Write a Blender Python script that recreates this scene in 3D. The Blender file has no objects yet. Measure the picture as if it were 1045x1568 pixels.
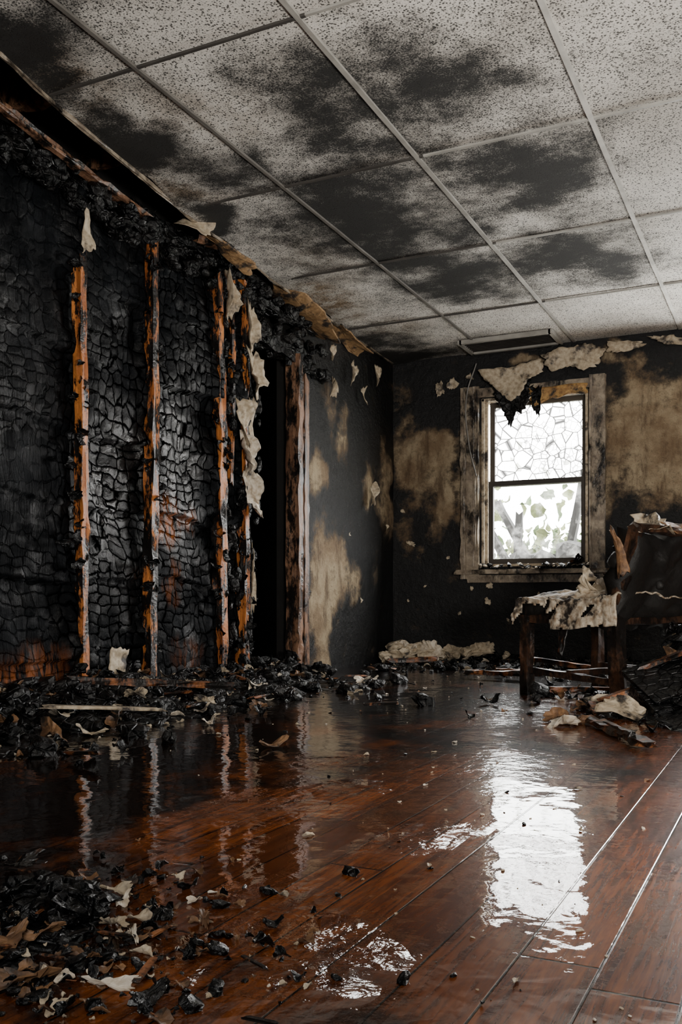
import bpy, bmesh, math, random
import numpy as np
from mathutils import Vector, Matrix, Euler
random.seed(7); rng=np.random.default_rng(7)
scene=bpy.context.scene
NS=bpy.types.NodeSocket
# ---------------------------------------------------------------- numpy noise
def _h(ix,iy,s):
    v=np.sin(ix*127.1+iy*311.7+s*74.7)*43758.5453
    return v-np.floor(v)
def vn(x,y,s=0):
    x=np.asarray(x,float); y=np.asarray(y,float)
    ix=np.floor(x); iy=np.floor(y); fx=x-ix; fy=y-iy
    fx=fx*fx*(3-2*fx); fy=fy*fy*(3-2*fy)
    a=_h(ix,iy,s); b=_h(ix+1,iy,s); c=_h(ix,iy+1,s); d=_h(ix+1,iy+1,s)
    return (a*(1-fx)+b*fx)*(1-fy)+(c*(1-fx)+d*fx)*fy
def fbm(x,y,s=0,o=4):
    r=0; a=.5; t=0
    for i in range(o):
        r=r+a*vn(np.asarray(x)*2**i,np.asarray(y)*2**i,s+i*3.1); t+=a; a*=.5
    return r/t
def sstep(a,b,x):
    t=np.clip((x-a)/(b-a),0,1); return t*t*(3-2*t)
def blobs(x,y,L,seed=1,warp=.25,freq=4,lo=.35,hi=1.25):
    """soft irregular stains; L = (cx,cy,rx,ry,strength)"""
    wx=x+(fbm(x*freq,y*freq,seed)-.5)*warp*2; wy=y+(fbm(x*freq,y*freq,seed+9)-.5)*warp*2
    r=np.zeros_like(x)
    for cx,cy,rx,ry,s in L:
        d=np.sqrt(((wx-cx)/rx)**2+((wy-cy)/ry)**2)
        r=np.maximum(r,s*(1-sstep(lo,hi,d)))
    return r
# ---------------------------------------------------------------- nodes
def node(nt,t,ins=None,**p):
    n=nt.nodes.new(t)
    for k,v in p.items(): setattr(n,k,v)
    for k,v in (ins or {}).items():
        if isinstance(v,NS): nt.links.new(v,n.inputs[k])
        else: n.inputs[k].default_value=v
    return n
def c4(c): return (c[0],c[1],c[2],1)
def mixc(nt,f,a,b,bt='MIX'):
    n=node(nt,'ShaderNodeMix',data_type='RGBA',blend_type=bt)
    for i,v in ((0,f),(6,a),(7,b)):
        if isinstance(v,NS): nt.links.new(v,n.inputs[i])
        else: n.inputs[i].default_value=v if i==0 else c4(v)
    return n.outputs[2]
def M(nt,op,a,b=0.,clamp=False):
    n=node(nt,'ShaderNodeMath',{0:a,1:b},operation=op); n.use_clamp=clamp
    return n.outputs[0]
def mr(nt,v,a,b,c=0.,d=1.):
    return node(nt,'ShaderNodeMapRange',{0:v,1:a,2:b,3:c,4:d},interpolation_type='SMOOTHSTEP').outputs[0]
def mixf(nt,f,a,b): return M(nt,'ADD',M(nt,'MULTIPLY',a,M(nt,'SUBTRACT',1.,f)),M(nt,'MULTIPLY',b,f))
def obj(nt,scale=(1,1,1),loc=(0,0,0)):
    tc=node(nt,'ShaderNodeTexCoord')
    return node(nt,'ShaderNodeMapping',{'Vector':tc.outputs['Object'],'Scale':scale,'Location':loc}).outputs[0]
def noi(nt,vec,sc,det=5.,ro=.55,dist=0.,out=0):
    return node(nt,'ShaderNodeTexNoise',{'Vector':vec,'Scale':sc,'Detail':det,'Roughness':ro,'Distortion':dist}).outputs[out]
def vor(nt,vec,sc,feat='F1',out='Distance',rand=1.):
    return node(nt,'ShaderNodeTexVoronoi',{'Vector':vec,'Scale':sc,'Randomness':rand},feature=feat).outputs[out]
def bump(nt,h,st=.5,dist=.01,nrm=None):
    d={'Height':h,'Strength':st,'Distance':dist}
    if nrm is not None: d['Normal']=nrm
    return node(nt,'ShaderNodeBump',d).outputs[0]
def attr(nt,name):
    return node(nt,'ShaderNodeAttribute',attribute_name=name).outputs['Fac']
def newmat(name):
    m=bpy.data.materials.new(name); m.use_nodes=True; nt=m.node_tree; nt.nodes.clear()
    out=node(nt,'ShaderNodeOutputMaterial'); return m,nt,out
def princ(nt,out,**k):
    ins={}
    for a,b in k.items():
        a=a.replace('_',' ')
        ins[a]=c4(b) if (isinstance(b,tuple) and len(b)==3) else b
    p=node(nt,'ShaderNodeBsdfPrincipled',ins); nt.links.new(p.outputs[0],out.inputs[0]); return p

def mat_char():
    m,nt,o=newmat('charred_wood_wet'); v=obj(nt)
    n1=noi(nt,v,30,6,.65); n2=noi(nt,v,5,4); n3=noi(nt,v,130,3)
    e=vor(nt,v,22,'DISTANCE_TO_EDGE')
    h=M(nt,'ADD',M(nt,'MULTIPLY',n1,.8),M(nt,'MULTIPLY',mr(nt,e,0,.12),.5))
    h=M(nt,'ADD',h,M(nt,'MULTIPLY',n3,.25))
    col=mixc(nt,mr(nt,n2,.5,.75),(.003,.0032,.0035),(.012,.011,.010))
    princ(nt,o,Base_Color=col,Roughness=mr(nt,n2,.3,.7,.2,.5),Normal=bump(nt,h,.9,.014),Specular_IOR_Level=mr(nt,n1,.4,.65,.15,.6))
    return m
def mat_charwall():
    m,nt,o=newmat('alligator_char'); v=obj(nt)
    n1=noi(nt,v,70,5,.65); n2=noi(nt,v,3.5,4)
    n4=noi(nt,obj(nt,(1,18,1.2)),6,4); n5=noi(nt,v,12,6,.72); n6=noi(nt,v,5,6,.7)
    org=attr(nt,'orange'); sm=attr(nt,'rough'); wt=attr(nt,'wet')
    wc=noi(nt,v,2.6,3,.5,0.,1); wc2=noi(nt,v,18,3,.6,0.,1)
    wv=node(nt,'ShaderNodeVectorMath',{0:v,1:node(nt,'ShaderNodeVectorMath',{0:wc,'Scale':.20},operation='SCALE').outputs[0]},operation='ADD').outputs[0]
    wv=node(nt,'ShaderNodeVectorMath',{0:wv,1:node(nt,'ShaderNodeVectorMath',{0:wc2,'Scale':.028},operation='SCALE').outputs[0]},operation='ADD').outputs[0]
    def cellz(sy,sz,r):
        mp=node(nt,'ShaderNodeMapping',{'Vector':wv,'Scale':(0.,sy,sz)}).outputs[0]
        return vor(nt,mp,1.,'DISTANCE_TO_EDGE','Distance',r),vor(nt,mp,1.,'F1','Color',r)
    e1,k1=cellz(13,20,.45); e2,k2=cellz(20,13,.5)
    s2=mr(nt,noi(nt,v,1.7,3,.5),.47,.53)
    e=mixf(nt,s2,e1,e2)
    e=M(nt,'SUBTRACT',e,mr(nt,noi(nt,v,25,3,.6),.55,.72,0,.05))   # cracks open and pinch
    r1=node(nt,'ShaderNodeSeparateXYZ',{0:k1}).outputs[0]; r2=node(nt,'ShaderNodeSeparateXYZ',{0:k1}).outputs[1]
    ck=mr(nt,e,.01,.09); dome=mr(nt,e,.0,.4)
    fade=M(nt,'SUBTRACT',1.,M(nt,'MULTIPLY',sm,.8))
    h=M(nt,'MULTIPLY',M(nt,'ADD',M(nt,'ADD',ck,M(nt,'MULTIPLY',dome,.4)),M(nt,'MULTIPLY',r1,.7)),fade)
    h=M(nt,'ADD',h,M(nt,'MULTIPLY',n1,.28)); h=M(nt,'ADD',h,M(nt,'MULTIPLY',n5,.75))
    h=M(nt,'ADD',h,M(nt,'MULTIPLY',M(nt,'MULTIPLY',n4,sm),.9))
    col=mixc(nt,mr(nt,n2,.45,.75),(.0026,.0031,.0038),(.0075,.0088,.0105))
    col=mixc(nt,M(nt,'MULTIPLY',mr(nt,e,.01,.06,1,0),fade),col,(.0005,.0005,.0005))
    og=M(nt,'MULTIPLY',org,mr(nt,noi(nt,obj(nt,(1,6,1)),7,6,.7),.42,.6))
    col=mixc(nt,og,col,(.24,.07,.016))
    w_=M(nt,'ADD',M(nt,'MULTIPLY',wt,.8),mr(nt,n6,.50,.68,0,.35))
    ck_in=mr(nt,e,.01,.08)
    sp=M(nt,'MULTIPLY',M(nt,'ADD',.07,M(nt,'MULTIPLY',w_,.85)),mixf(nt,fade,1.,ck_in))
    sp=M(nt,'MULTIPLY',sp,mr(nt,r2,.1,.9,.45,1.25))
    ro=M(nt,'SUBTRACT',.50,M(nt,'MULTIPLY',w_,.30)); ro=M(nt,'ADD',ro,M(nt,'MULTIPLY',mr(nt,n5,.35,.65),.12))
    princ(nt,o,Base_Color=col,Roughness=ro,Normal=bump(nt,h,.9,.013),Specular_IOR_Level=sp)
    return m
def mat_wood(name,light,dark,scale,lo=.46,hi=.58,rough=.5,ns=4,nsc=(2,2,1.1)):
    m,nt,o=newmat(name); v=obj(nt)
    g=noi(nt,obj(nt,scale),30,5,.65,.4); n=noi(nt,obj(nt,nsc),ns,7,.75); n2=noi(nt,v,60,4)
    col=mixc(nt,mr(nt,g,.3,.7),dark,light)
    col=mixc(nt,mr(nt,n,lo,hi),(.006,.005,.0045),col)
    princ(nt,o,Base_Color=col,Roughness=mr(nt,n,.4,.6,.3,rough),Normal=bump(nt,M(nt,'ADD',g,n2),.6,.006))
    return m
def mat_plaster(name='sooty_plaster',base=(.37,.295,.19),base2=(.19,.13,.075)):
    m,nt,o=newmat(name); v=obj(nt)
    s=attr(nt,'soot')
    n=noi(nt,v,4.5,9,.70); n2=noi(nt,v,2.6,8,.72); n3=noi(nt,v,90,4,.6); n4=noi(nt,v,22,6,.7); st=noi(nt,obj(nt,(4,4,1.1)),2.2,8,.72)
    col=mixc(nt,mr(nt,n2,.38,.62),base,base2)
    col=mixc(nt,mr(nt,st,.48,.66,0,.8),col,(.085,.052,.029))
    f=M(nt,'ADD',s,M(nt,'MULTIPLY',M(nt,'SUBTRACT',n,.5),2.7))
    f=M(nt,'ADD',f,M(nt,'MULTIPLY',M(nt,'SUBTRACT',n4,.5),1.0))
    col=mixc(nt,mr(nt,f,.05,.62,0,.85),col,(.058,.038,.022))
    col=mixc(nt,mr(nt,f,.42,.9),col,(.0060,.0062,.0068))
    col=mixc(nt,mr(nt,n3,.60,.70,0,.6),col,(.02,.016,.012))
    princ(nt,o,Base_Color=col,Roughness=mr(nt,f,.3,.8,.8,.38),Normal=bump(nt,M(nt,'ADD',M(nt,'MULTIPLY',n,1.6),M(nt,'MULTIPLY',n4,.7)),.9,.02),Specular_IOR_Level=.35)
    return m
def mat_paper(name,a,b,lo=.5,hi=.7,rough=.6):
    m,nt,o=newmat(name); v=obj(nt)
    n=noi(nt,v,9,6,.65); n2=noi(nt,v,40,5)
    col=mixc(nt,mr(nt,n2,.3,.7),a,b)
    col=mixc(nt,mr(nt,n,lo,hi),col,(.02,.015,.012))
    princ(nt,o,Base_Color=col,Roughness=rough,Normal=bump(nt,n2,.6,.006))
    return m
def mat_tile():
    m,nt,o=newmat('acoustic_ceiling_tile'); v=obj(nt)
    s=attr(nt,'soot'); br=attr(nt,'brown')
    n=noi(nt,v,5.5,9,.72); nb=noi(nt,v,1.6,4); nw=noi(nt,obj(nt,(.7,1.6,1)),2.2,7,.7)
    d1=vor(nt,v,88); sz=noi(nt,v,36,3)
    dots=mr(nt,M(nt,'SUBTRACT',M(nt,'MULTIPLY',sz,.68),d1),.0,.08)
    wm=noi(nt,v,150,4,.7)
    dots2=mr(nt,wm,.56,.64)
    dd=M(nt,'MAXIMUM',dots,M(nt,'MULTIPLY',dots2,.8))
    col=mixc(nt,mr(nt,nb,.35,.7),(.76,.735,.685),(.52,.495,.45))
    col=mixc(nt,M(nt,'MULTIPLY',br,mr(nt,n,.35,.6)),col,(.22,.14,.065))
    f=M(nt,'ADD',s,M(nt,'MULTIPLY',M(nt,'SUBTRACT',n,.5),1.9))
    f=M(nt,'ADD',f,M(nt,'MULTIPLY',M(nt,'SUBTRACT',nw,.5),.9))
    f=M(nt,'ADD',f,M(nt,'MULTIPLY',M(nt,'SUBTRACT',wm,.5),1.5))
    ff=mr(nt,f,.02,.96)
    col=mixc(nt,M(nt,'MULTIPLY',ff,.98),col,(.008,.008,.008))
    col=mixc(nt,M(nt,'MULTIPLY',dd,.88),col,(.012,.0115,.010))
    princ(nt,o,Base_Color=col,Roughness=.85,Normal=bump(nt,M(nt,'SUBTRACT',M(nt,'MULTIPLY',wm,.6),dd),.8,.004),Specular_IOR_Level=.3)
    return m
def mat_floor():
    m,nt,o=newmat('wet_hardwood_floor'); v=obj(nt)
    sep=node(nt,'ShaderNodeSeparateXYZ',{0:v})
    px=M(nt,'DIVIDE',M(nt,'ADD',sep.outputs[0],.015),.112)
    fr=M(nt,'FRACT',px); pid=M(nt,'FLOOR',px)
    rnd=node(nt,'ShaderNodeTexWhiteNoise',{'W':pid},noise_dimensions='1D').outputs['Value']
    yo=M(nt,'DIVIDE',M(nt,'ADD',sep.outputs[1],M(nt,'MULTIPLY',rnd,1.7)),1.35)
    bid=M(nt,'FLOOR',yo); fy=M(nt,'FRACT',yo)
    rb=node(nt,'ShaderNodeTexWhiteNoise',{'W':M(nt,'ADD',M(nt,'MULTIPLY',pid,7.3),bid)},noise_dimensions='1D').outputs['Value']
    seamx=mr(nt,M(nt,'ABSOLUTE',M(nt,'SUBTRACT',fr,.5)),.476,.492)
    seam=M(nt,'MAXIMUM',seamx,mr(nt,M(nt,'ABSOLUTE',M(nt,'SUBTRACT',fy,.5)),.4972,.499))
    g=noi(nt,obj(nt,(1,.07,1)),85,6,.65,.6); g2=noi(nt,obj(nt,(1,.16,1)),16,4,.6,1.2)
    col=mixc(nt,mr(nt,M(nt,'ADD',M(nt,'MULTIPLY',g,.6),M(nt,'MULTIPLY',g2,.4)),.36,.64),(.036,.0072,.0016),(.26,.068,.0095))
    col=mixc(nt,mr(nt,rb,0,1,0,.7),col,(.055,.014,.0028))
    dk=attr(nt,'dark'); n=noi(nt,v,3.6,8,.70)
    f=M(nt,'ADD',dk,M(nt,'MULTIPLY',M(nt,'SUBTRACT',n,.5),3.0))
    col=mixc(nt,mr(nt,f,.1,.85,0,.97),col,(.0035,.0027,.0022))
    col=mixc(nt,seam,col,(.002,.0015,.001))
    rp=attr(nt,'ripple')
    w1=noi(nt,obj(nt,(1,1,1)),4.5,3,.5,.3); w2=noi(nt,obj(nt,(1,1,1)),22,3,.5,.5); w3=noi(nt,v,75,3,.6); w4=noi(nt,v,8,2,.5,.3)
    hh=M(nt,'ADD',M(nt,'MULTIPLY',w1,.009),M(nt,'MULTIPLY',M(nt,'MULTIPLY',w2,rp),.0050))
    hh=M(nt,'ADD',hh,M(nt,'MULTIPLY',M(nt,'MULTIPLY',w3,rp),.0009))
    hh=M(nt,'ADD',hh,M(nt,'MULTIPLY',M(nt,'MULTIPLY',M(nt,'MAXIMUM',M(nt,'SUBTRACT',rp,1.6),0.),w4),.016))
    # a few cupped board edges stand out of the water film
    cup=mr(nt,node(nt,'ShaderNodeTexWhiteNoise',{'W':M(nt,'ADD',M(nt,'FLOOR',M(nt,'ADD',px,.5)),3.7)},noise_dimensions='1D').outputs['Value'],.35,.6)
    sb=M(nt,'MULTIPLY',M(nt,'MULTIPLY',seamx,cup),mr(nt,sep.outputs[0],-.70,-.5,.0001,.0011))
    hh=M(nt,'SUBTRACT',hh,sb)
    bn=bump(nt,hh,1.,.55)
    wet=mr(nt,noi(nt,v,2.3,5,.6),.30,.5)
    bb=bump(nt,M(nt,'SUBTRACT',g,seam),.3,.002)
    princ(nt,o,Base_Color=col,Roughness=.4,Normal=bb,Coat_Weight=1.,Coat_Roughness=mr(nt,wet,0,1,.025,.002),Coat_Normal=bn,Coat_IOR=1.55,Specular_IOR_Level=.03)
    return m
def mat_simple(name,col,rough=.6,metal=0.,bs=.3,sc=40):
    m,nt,o=newmat(name); v=obj(nt); n=noi(nt,v,sc,5,.6); n2=noi(nt,v,6,4)
    c=mixc(nt,mr(nt,n2,.3,.7),tuple(x*.65 for x in col),col)
    princ(nt,o,Base_Color=c,Roughness=rough,Metallic=metal,Normal=bump(nt,n,bs,.005),Specular_IOR_Level=.35)
    return m
def mat_glass():
    m,nt,o=newmat('window_glass')
    a=node(nt,'ShaderNodeBsdfTransparent',{0:(.96,.97,.97,1)}); b=node(nt,'ShaderNodeBsdfGlossy',{'Roughness':.05})
    n=noi(nt,obj(nt),5,6,.7)
    c=node(nt,'ShaderNodeBsdfTranslucent',{0:(.7,.7,.68,1)})
    x=node(nt,'ShaderNodeMixShader',{0:mr(nt,n,.45,.8,.01,.3),1:a.outputs[0],2:c.outputs[0]})
    y=node(nt,'ShaderNodeMixShader',{0:.06,1:x.outputs[0],2:b.outputs[0]})
    nt.links.new(y.outputs[0],o.inputs[0]); return m
def mat_cracked():
    m,nt,o=newmat('cracked_window_glass'); v=obj(nt,(1,1,1))
    e=vor(nt,v,10.5,'DISTANCE_TO_EDGE'); e2=vor(nt,v,21,'DISTANCE_TO_EDGE')
    ln=M(nt,'MAXIMUM',mr(nt,e,.014,.042,1,0),M(nt,'MULTIPLY',mr(nt,e2,.01,.035,1,0),mr(nt,noi(nt,v,4,3),.45,.55)))
    a=node(nt,'ShaderNodeBsdfTransparent',{0:(.97,.97,.97,1)}); t=node(nt,'ShaderNodeBsdfTranslucent',{0:(.85,.85,.85,1)})
    d=node(nt,'ShaderNodeBsdfDiffuse',{0:(.04,.04,.04,1)})
    x=node(nt,'ShaderNodeMixShader',{0:.30,1:a.outputs[0],2:t.outputs[0]})
    y=node(nt,'ShaderNodeMixShader',{0:M(nt,'MULTIPLY',ln,.9),1:x.outputs[0],2:d.outputs[0]})
    nt.links.new(y.outputs[0],o.inputs[0]); return m
CHAR=mat_char(); CHARW=mat_charwall()
WOODV=mat_wood('scorched_stud_wood',(.60,.215,.05),(.22,.058,.013),(1,1,.06),.485,.55,.5,6,(2.2,2.2,.75))
WOODJ=mat_wood('scorched_door_wood',(.28,.15,.085),(.08,.035,.018),(1,1,.06),.44,.56,.5,5,(2.2,2.2,.8))
WOODD=mat_wood('splintered_wood',(.36,.14,.048),(.13,.038,.013),(.3,.3,.3),.48,.6)
WOODF=mat_wood('weathered_window_wood',(.36,.30,.22),(.14,.105,.075),(.4,.4,.4),.37,.57)
WOODC=mat_wood('burnt_chair_wood',(.09,.038,.017),(.024,.012,.007),(.5,.5,.5),.44,.62)
PLA=mat_plaster(); 
PAPER=mat_paper('torn_plaster_paper',(.54,.46,.34),(.32,.25,.165),.50,.66)
PAPERW=mat_paper('pale_torn_fabric',(.70,.64,.54),(.42,.34,.245),.54,.70)
COVER=mat_paper('scorched_seat_fabric',(.60,.53,.42),(.26,.18,.11),.49,.60)
PAPERB=mat_paper('brown_scorched_paper',(.24,.125,.055),(.09,.045,.022),.48,.62)
TILE=mat_tile(); FLOOR=mat_floor()
GRID=mat_simple('sooty_metal_grid',(.60,.59,.55),.5,.0,.2)
GRIDD=mat_simple('blackened_metal_grid',(.06,.055,.05),.5,.0,.2)
GRIDM=mat_simple('grey_metal_grid',(.36,.35,.32),.5,.0,.2)
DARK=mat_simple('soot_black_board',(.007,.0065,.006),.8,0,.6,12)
UPH=mat_simple('burnt_upholstery',(.010,.009,.008),.6,0,1.,25)
GLASS=mat_glass(); CRACK=mat_cracked()
CABLE=mat_simple('cable_insulation',(.25,.24,.22),.5)
# ---------------------------------------------------------------- mesh helpers
def setattrs(me,attrs):
    for k,a in attrs.items():
        at=me.attributes.new(k,'FLOAT','POINT'); at.data.foreach_set('value',np.ascontiguousarray(a,dtype=np.float32).ravel())
def grid_obj(name,P,mask,attrs,mat,smooth=True):
    nu,nv=P.shape[:2]
    idx=np.arange(nu*nv).reshape(nu,nv)
    q=np.stack([idx[:-1,:-1],idx[1:,:-1],idx[1:,1:],idx[:-1,1:]],-1)
    q=q[mask] if mask is not None else q.reshape(-1,4)
    me=bpy.data.meshes.new(name); me.from_pydata(P.reshape(-1,3).tolist(),[],q.tolist())
    setattrs(me,attrs); me.materials.append(mat)
    if smooth: me.polygons.foreach_set('use_smooth',[True]*len(me.polygons))
    me.update(); o=bpy.data.objects.new(name,me); scene.collection.objects.link(o); return o
def _ico(n):
    bm=bmesh.new(); bmesh.ops.create_icosphere(bm,subdivisions=n,radius=1)
    v=np.array([x.co[:] for x in bm.verts]); f=[[a.index for a in p.verts] for p in bm.faces]; bm.free(); return v,f
ICO1=_ico(1); ICO2=_ico(2); ICO3=_ico(3)
def rot(rx,ry,rz): return np.array(Euler((rx,ry,rz)).to_matrix())
class MB:
    def __init__(s): s.v=[];s.f=[];s.m=[];s.n=0
    def add(s,v,f,mi):
        s.v.append(np.asarray(v,float)); s.f+= [[i+s.n for i in q] for q in f]; s.m+=[mi]*len(f); s.n+=len(v)
    def box(s,c,size,R=None,mi=0,jit=0.):
        x,y,z=[a/2 for a in size]
        v=np.array([(i*x,j*y,k*z) for i in(-1,1) for j in(-1,1) for k in(-1,1)])
        if jit: v=v+rng.uniform(-jit,jit,v.shape)
        if R is not None: v=v@R.T
        s.add(v+np.array(c),[[0,1,3,2],[4,6,7,5],[0,4,5,1],[2,3,7,6],[0,2,6,4],[1,5,7,3]],mi)
    def chunk(s,c,r,mi=0,sc=(1,1,1),R=None,lvl=2,amp=.45,blk=.8):
        V,F=(ICO1,ICO2,ICO3)[lvl-1]; sd=rng.uniform(0,99)
        v=V/ (np.max(np.abs(V),1,keepdims=True)**blk)
        k=.75+amp*(fbm(V[:,0]*1.7+V[:,2]*2.3+sd,V[:,1]*2.1-V[:,2]*1.3+sd,3,3)-.3)*1.6
        v=v*k[:,None]*np.array(sc)*r
        if R is None: R=rot(*rng.uniform(-.5,.5,2),rng.uniform(0,6.3))
        s.add(v@R.T+np.array(c),F,mi)
    def stick(s,p0,p1,w,t,mi=0,seg=14,jit=.12,up=(0,0,1),splint=1.,bend=0.,taper=0.,fr=14):
        p0=np.array(p0,float);p1=np.array(p1,float);d=p1-p0;L=np.linalg.norm(d);d/=L
        up=np.array(up,float); a=np.cross(d,up)
        if np.linalg.norm(a)<.1: a=np.cross(d,(1,0,0))
        a/=np.linalg.norm(a); b=np.cross(a,d)
        prof=[(-1,-1),(0,-1.0),(1,-1),(1,0),(1,1),(0,1.0),(-1,1),(-1,0)]; K=8
        vs=[]; sd=rng.uniform(0,50)
        for i in range(seg+1):
            tt=i/seg
            for j,(x,y) in enumerate(prof):
                kx=1+jit*2*(vn(tt*L*fr+sd,j*3.1,2)-.5)*2; ky=1+jit*2*(vn(tt*L*fr+sd,j*5.7,5)-.5)*2
                off=0
                if i in(0,seg): off=(rng.uniform(-1,1))*w*splint*.7
                tp=1-taper*tt
                vs.append(p0+d*(tt*L+off)+a*x*w/2*kx*tp+b*y*t/2*ky*tp+b*bend*math.sin(tt*math.pi)+a*bend*.3*math.sin(tt*5))
        f=[]
        for i in range(seg):
            for j in range(K):
                f.append([i*K+j,i*K+(j+1)%K,(i+1)*K+(j+1)%K,(i+1)*K+j])
        f.append(list(range(K))[::-1]); f.append([seg*K+j for j in range(K)])
        s.add(vs,f,mi)
    def sheet(s,c,R,outline,mi=0,jag=.12,curl=.03,th=.004,rings=5,sub=7,rough=.01):
        """torn sheet from 2D outline (local xy), curling out of plane at its edges; R columns = local axes"""
        o=np.array(outline,float); ce=o.mean(0); pts=[]
        for i in range(len(o)):
            a=o[i];b=o[(i+1)%len(o)]
            for k in range(sub):
                p=a+(b-a)*k/sub; q=p-ce
                pts.append(ce+q*(1+rng.uniform(-jag,jag)*(1 if k else .5)))
        pts=np.array(pts);n=len(pts); size=np.abs(pts-ce).max(); sd=rng.uniform(0,99)
        ph=rng.uniform(0,6.3)
        lay=[]
        for L in (0,1):
            vs=[(ce[0],ce[1],0-L*th)]
            for r in range(1,rings+1):
                k=r/rings
                for i,p in enumerate(pts):
                    q=ce+(p-ce)*k
                    z=curl*k*k*(.4+.8*math.sin(2*math.pi*i/n*2+ph))+rough*(float(fbm(q[0]*9/size*.3+sd,q[1]*9/size*.3,2,3))-.5)*2
                    vs.append((q[0],q[1],z-L*th))
            lay.append(np.array(vs))
        R=np.array(R); m=len(lay[0]); V=np.vstack(lay)@R.T+np.array(c)
        f=[]
        for L in(0,1):
            o0=L*m
            for i in range(n):
                q=[o0,o0+1+i,o0+1+(i+1)%n]; f.append(q if L==0 else q[::-1])
            for r in range(rings-1):
                for i in range(n):
                    a=o0+1+r*n+i;b=o0+1+r*n+(i+1)%n; q=[a,a+n,b+n,b]; f.append(q if L==0 else q[::-1])
        e=1+(rings-1)*n
        for i in range(n):
            a=e+i;b=e+(i+1)%n; f.append([a,a+m,b+m,b])
        s.add(V,f,mi)
    def flake(s,c,size,mi=0,tilt=.25,curl=.15,asp=None,R=None,jag=.2,sub=4,rings=3):
        n=rng.integers(5,8); asp=asp or rng.uniform(.4,1)
        ol=[(math.cos(t)*size*rng.uniform(.6,1),math.sin(t)*size*asp*rng.uniform(.6,1)) for t in np.linspace(0,6.283,n,endpoint=False)]
        if R is None: R=rot(rng.uniform(-tilt,tilt),rng.uniform(-tilt,tilt),rng.uniform(0,6.3))
        s.sheet(c,R,ol,mi,jag,curl*size,max(.0015,size*.03),rings,sub,size*.12)
    def obj(s,name,mats,parent=None,smooth=False):
        me=bpy.data.meshes.new(name); V=np.vstack(s.v); 
        me.from_pydata(V.tolist(),[],s.f)
        for m in mats: me.materials.append(m)
        me.polygons.foreach_set('material_index',s.m)
        if smooth: me.polygons.foreach_set('use_smooth',[True]*len(s.f))
        me.update(); o=bpy.data.objects.new(name,me); scene.collection.objects.link(o)
        if parent: o.parent=parent
        return o
def empty(name):
    e=bpy.data.objects.new(name,None); scene.collection.objects.link(e); return e
def axis(lo,hi,step,extra=()):
    a=np.concatenate([np.arange(lo,hi,step),[hi],list(extra)]); a=np.unique(np.round(a,4)); 
    return a
XL=-3.05; YB=7.25; XR=1.9; YF=-1.3; H=2.5
# ================================================================= FLOOR
xs=np.concatenate([axis(-3.2,-.001,.03),axis(0,XR,.1)]); ys=np.concatenate([axis(YF,.399,.1),axis(.4,YB+.1,.03)])
X,Y=np.meshgrid(xs,ys,indexing='ij')
dark=blobs(X,Y,[(-2.9,3.5,1.1,2.8,1.2),(-2.6,6.3,1.6,1.6,1.2),(-1.2,6.2,1.4,1.2,1.1),(-1.7,1.6,.55,1.4,.9),(-2.2,2.2,.9,1.5,1.1),(-1.2,.9,.40,.6,.9),(-1.8,4.4,.9,1.4,1.),(-1.3,3.0,.4,.9,.7),(-.2,4.8,.7,.9,.9),(-.75,2.9,.3,.8,.5),(-.75,1.0,.25,.3,.3)],3,.3,2)
rip=.14+.9*blobs(X,Y,[(-.66,1.13,.20,.24,6.),(-.76,1.35,.12,.15,2.5),(-1.35,4.3,.55,1.2,1.5),(-1.0,2.55,.35,.7,1.4),(-1.18,1.95,.16,.22,2.5),(-.72,1.84,.10,.16,3.2),(-1.04,2.2,.12,.2,3.),(-1.25,2.65,.2,.3,2.),(-2.2,5.6,.8,.7,1.2),(-2.5,3.6,.5,1.2,1.5),(-.5,3.4,.3,.6,1.2)],8,.12,4)
floor=grid_obj('floor',np.stack([X,Y,np.zeros_like(X)],-1),None,{'dark':dark,'ripple':rip},FLOOR)
# ================================================================= CEILING (tiles)
cols=[-2.22,-1.53,-.76,0,.76,1.52]; rows=[.56,1.68,2.80,3.92,5.05,6.18]
EY=[-1.3,2.5,2.9,3.96,5.1,6.3,7.25]; EX=[-2.60,-2.60,-2.68,-2.82,-2.92,-2.99,-3.06]
xs=axis(-3.1,XR,.025); ys=axis(YF,YB,.03)
X,Y=np.meshgrid(xs,ys,indexing='ij')
edge=np.interp(Y,EY,EX)+.09*(fbm(Y*5,Y*0,4,4)-.5)
Xe=np.maximum(X,edge)
Z=H+.012*(fbm(Xe*1.5,Y*1.2,2)-.5)-.05*sstep(.35,0,Xe-edge)*(fbm(Y*2.,Y*0,31,3)-.3)
soot=blobs(Xe,Y,[(-1.72,3.42,.34,.50,1.05),(-2.02,4.30,.55,.65,1.15),(-1.22,3.42,.48,.48,.95),(-1.12,4.28,.54,.50,1.15),(-2.05,4.9,.45,.65,.95),(-1.85,5.55,.50,.5,1.0),(-1.22,5.45,.50,.48,1.2),(-.93,5.68,.38,.38,1.0),
   (-2.74,4.12,.15,.22,1.),(-2.60,3.25,.22,.45,1.),(-2.5,2.45,.35,.4,1.),(-2.38,3.68,.30,.3,.8),(-1.55,3.95,.3,.3,.9),(-2.9,7.1,.7,.3,1.),(-2.85,6.6,.3,.5,.6),(-.35,3.6,.2,.3,.3),(-2.2,2.3,.2,.2,.45),(-1.62,4.7,.35,.5,.8),(-1.0,4.9,.3,.4,.6),(-2.45,4.6,.3,.5,.5),(-2.1,6.9,.5,.25,.5)],5,.24,3.0,.1,1.45)
near=np.zeros_like(X)
for c in cols: near=np.maximum(near,np.exp(-np.abs(Xe-c)/.07))
for r in rows: near=np.maximum(near,np.exp(-np.abs(Y-r)/.07))
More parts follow.
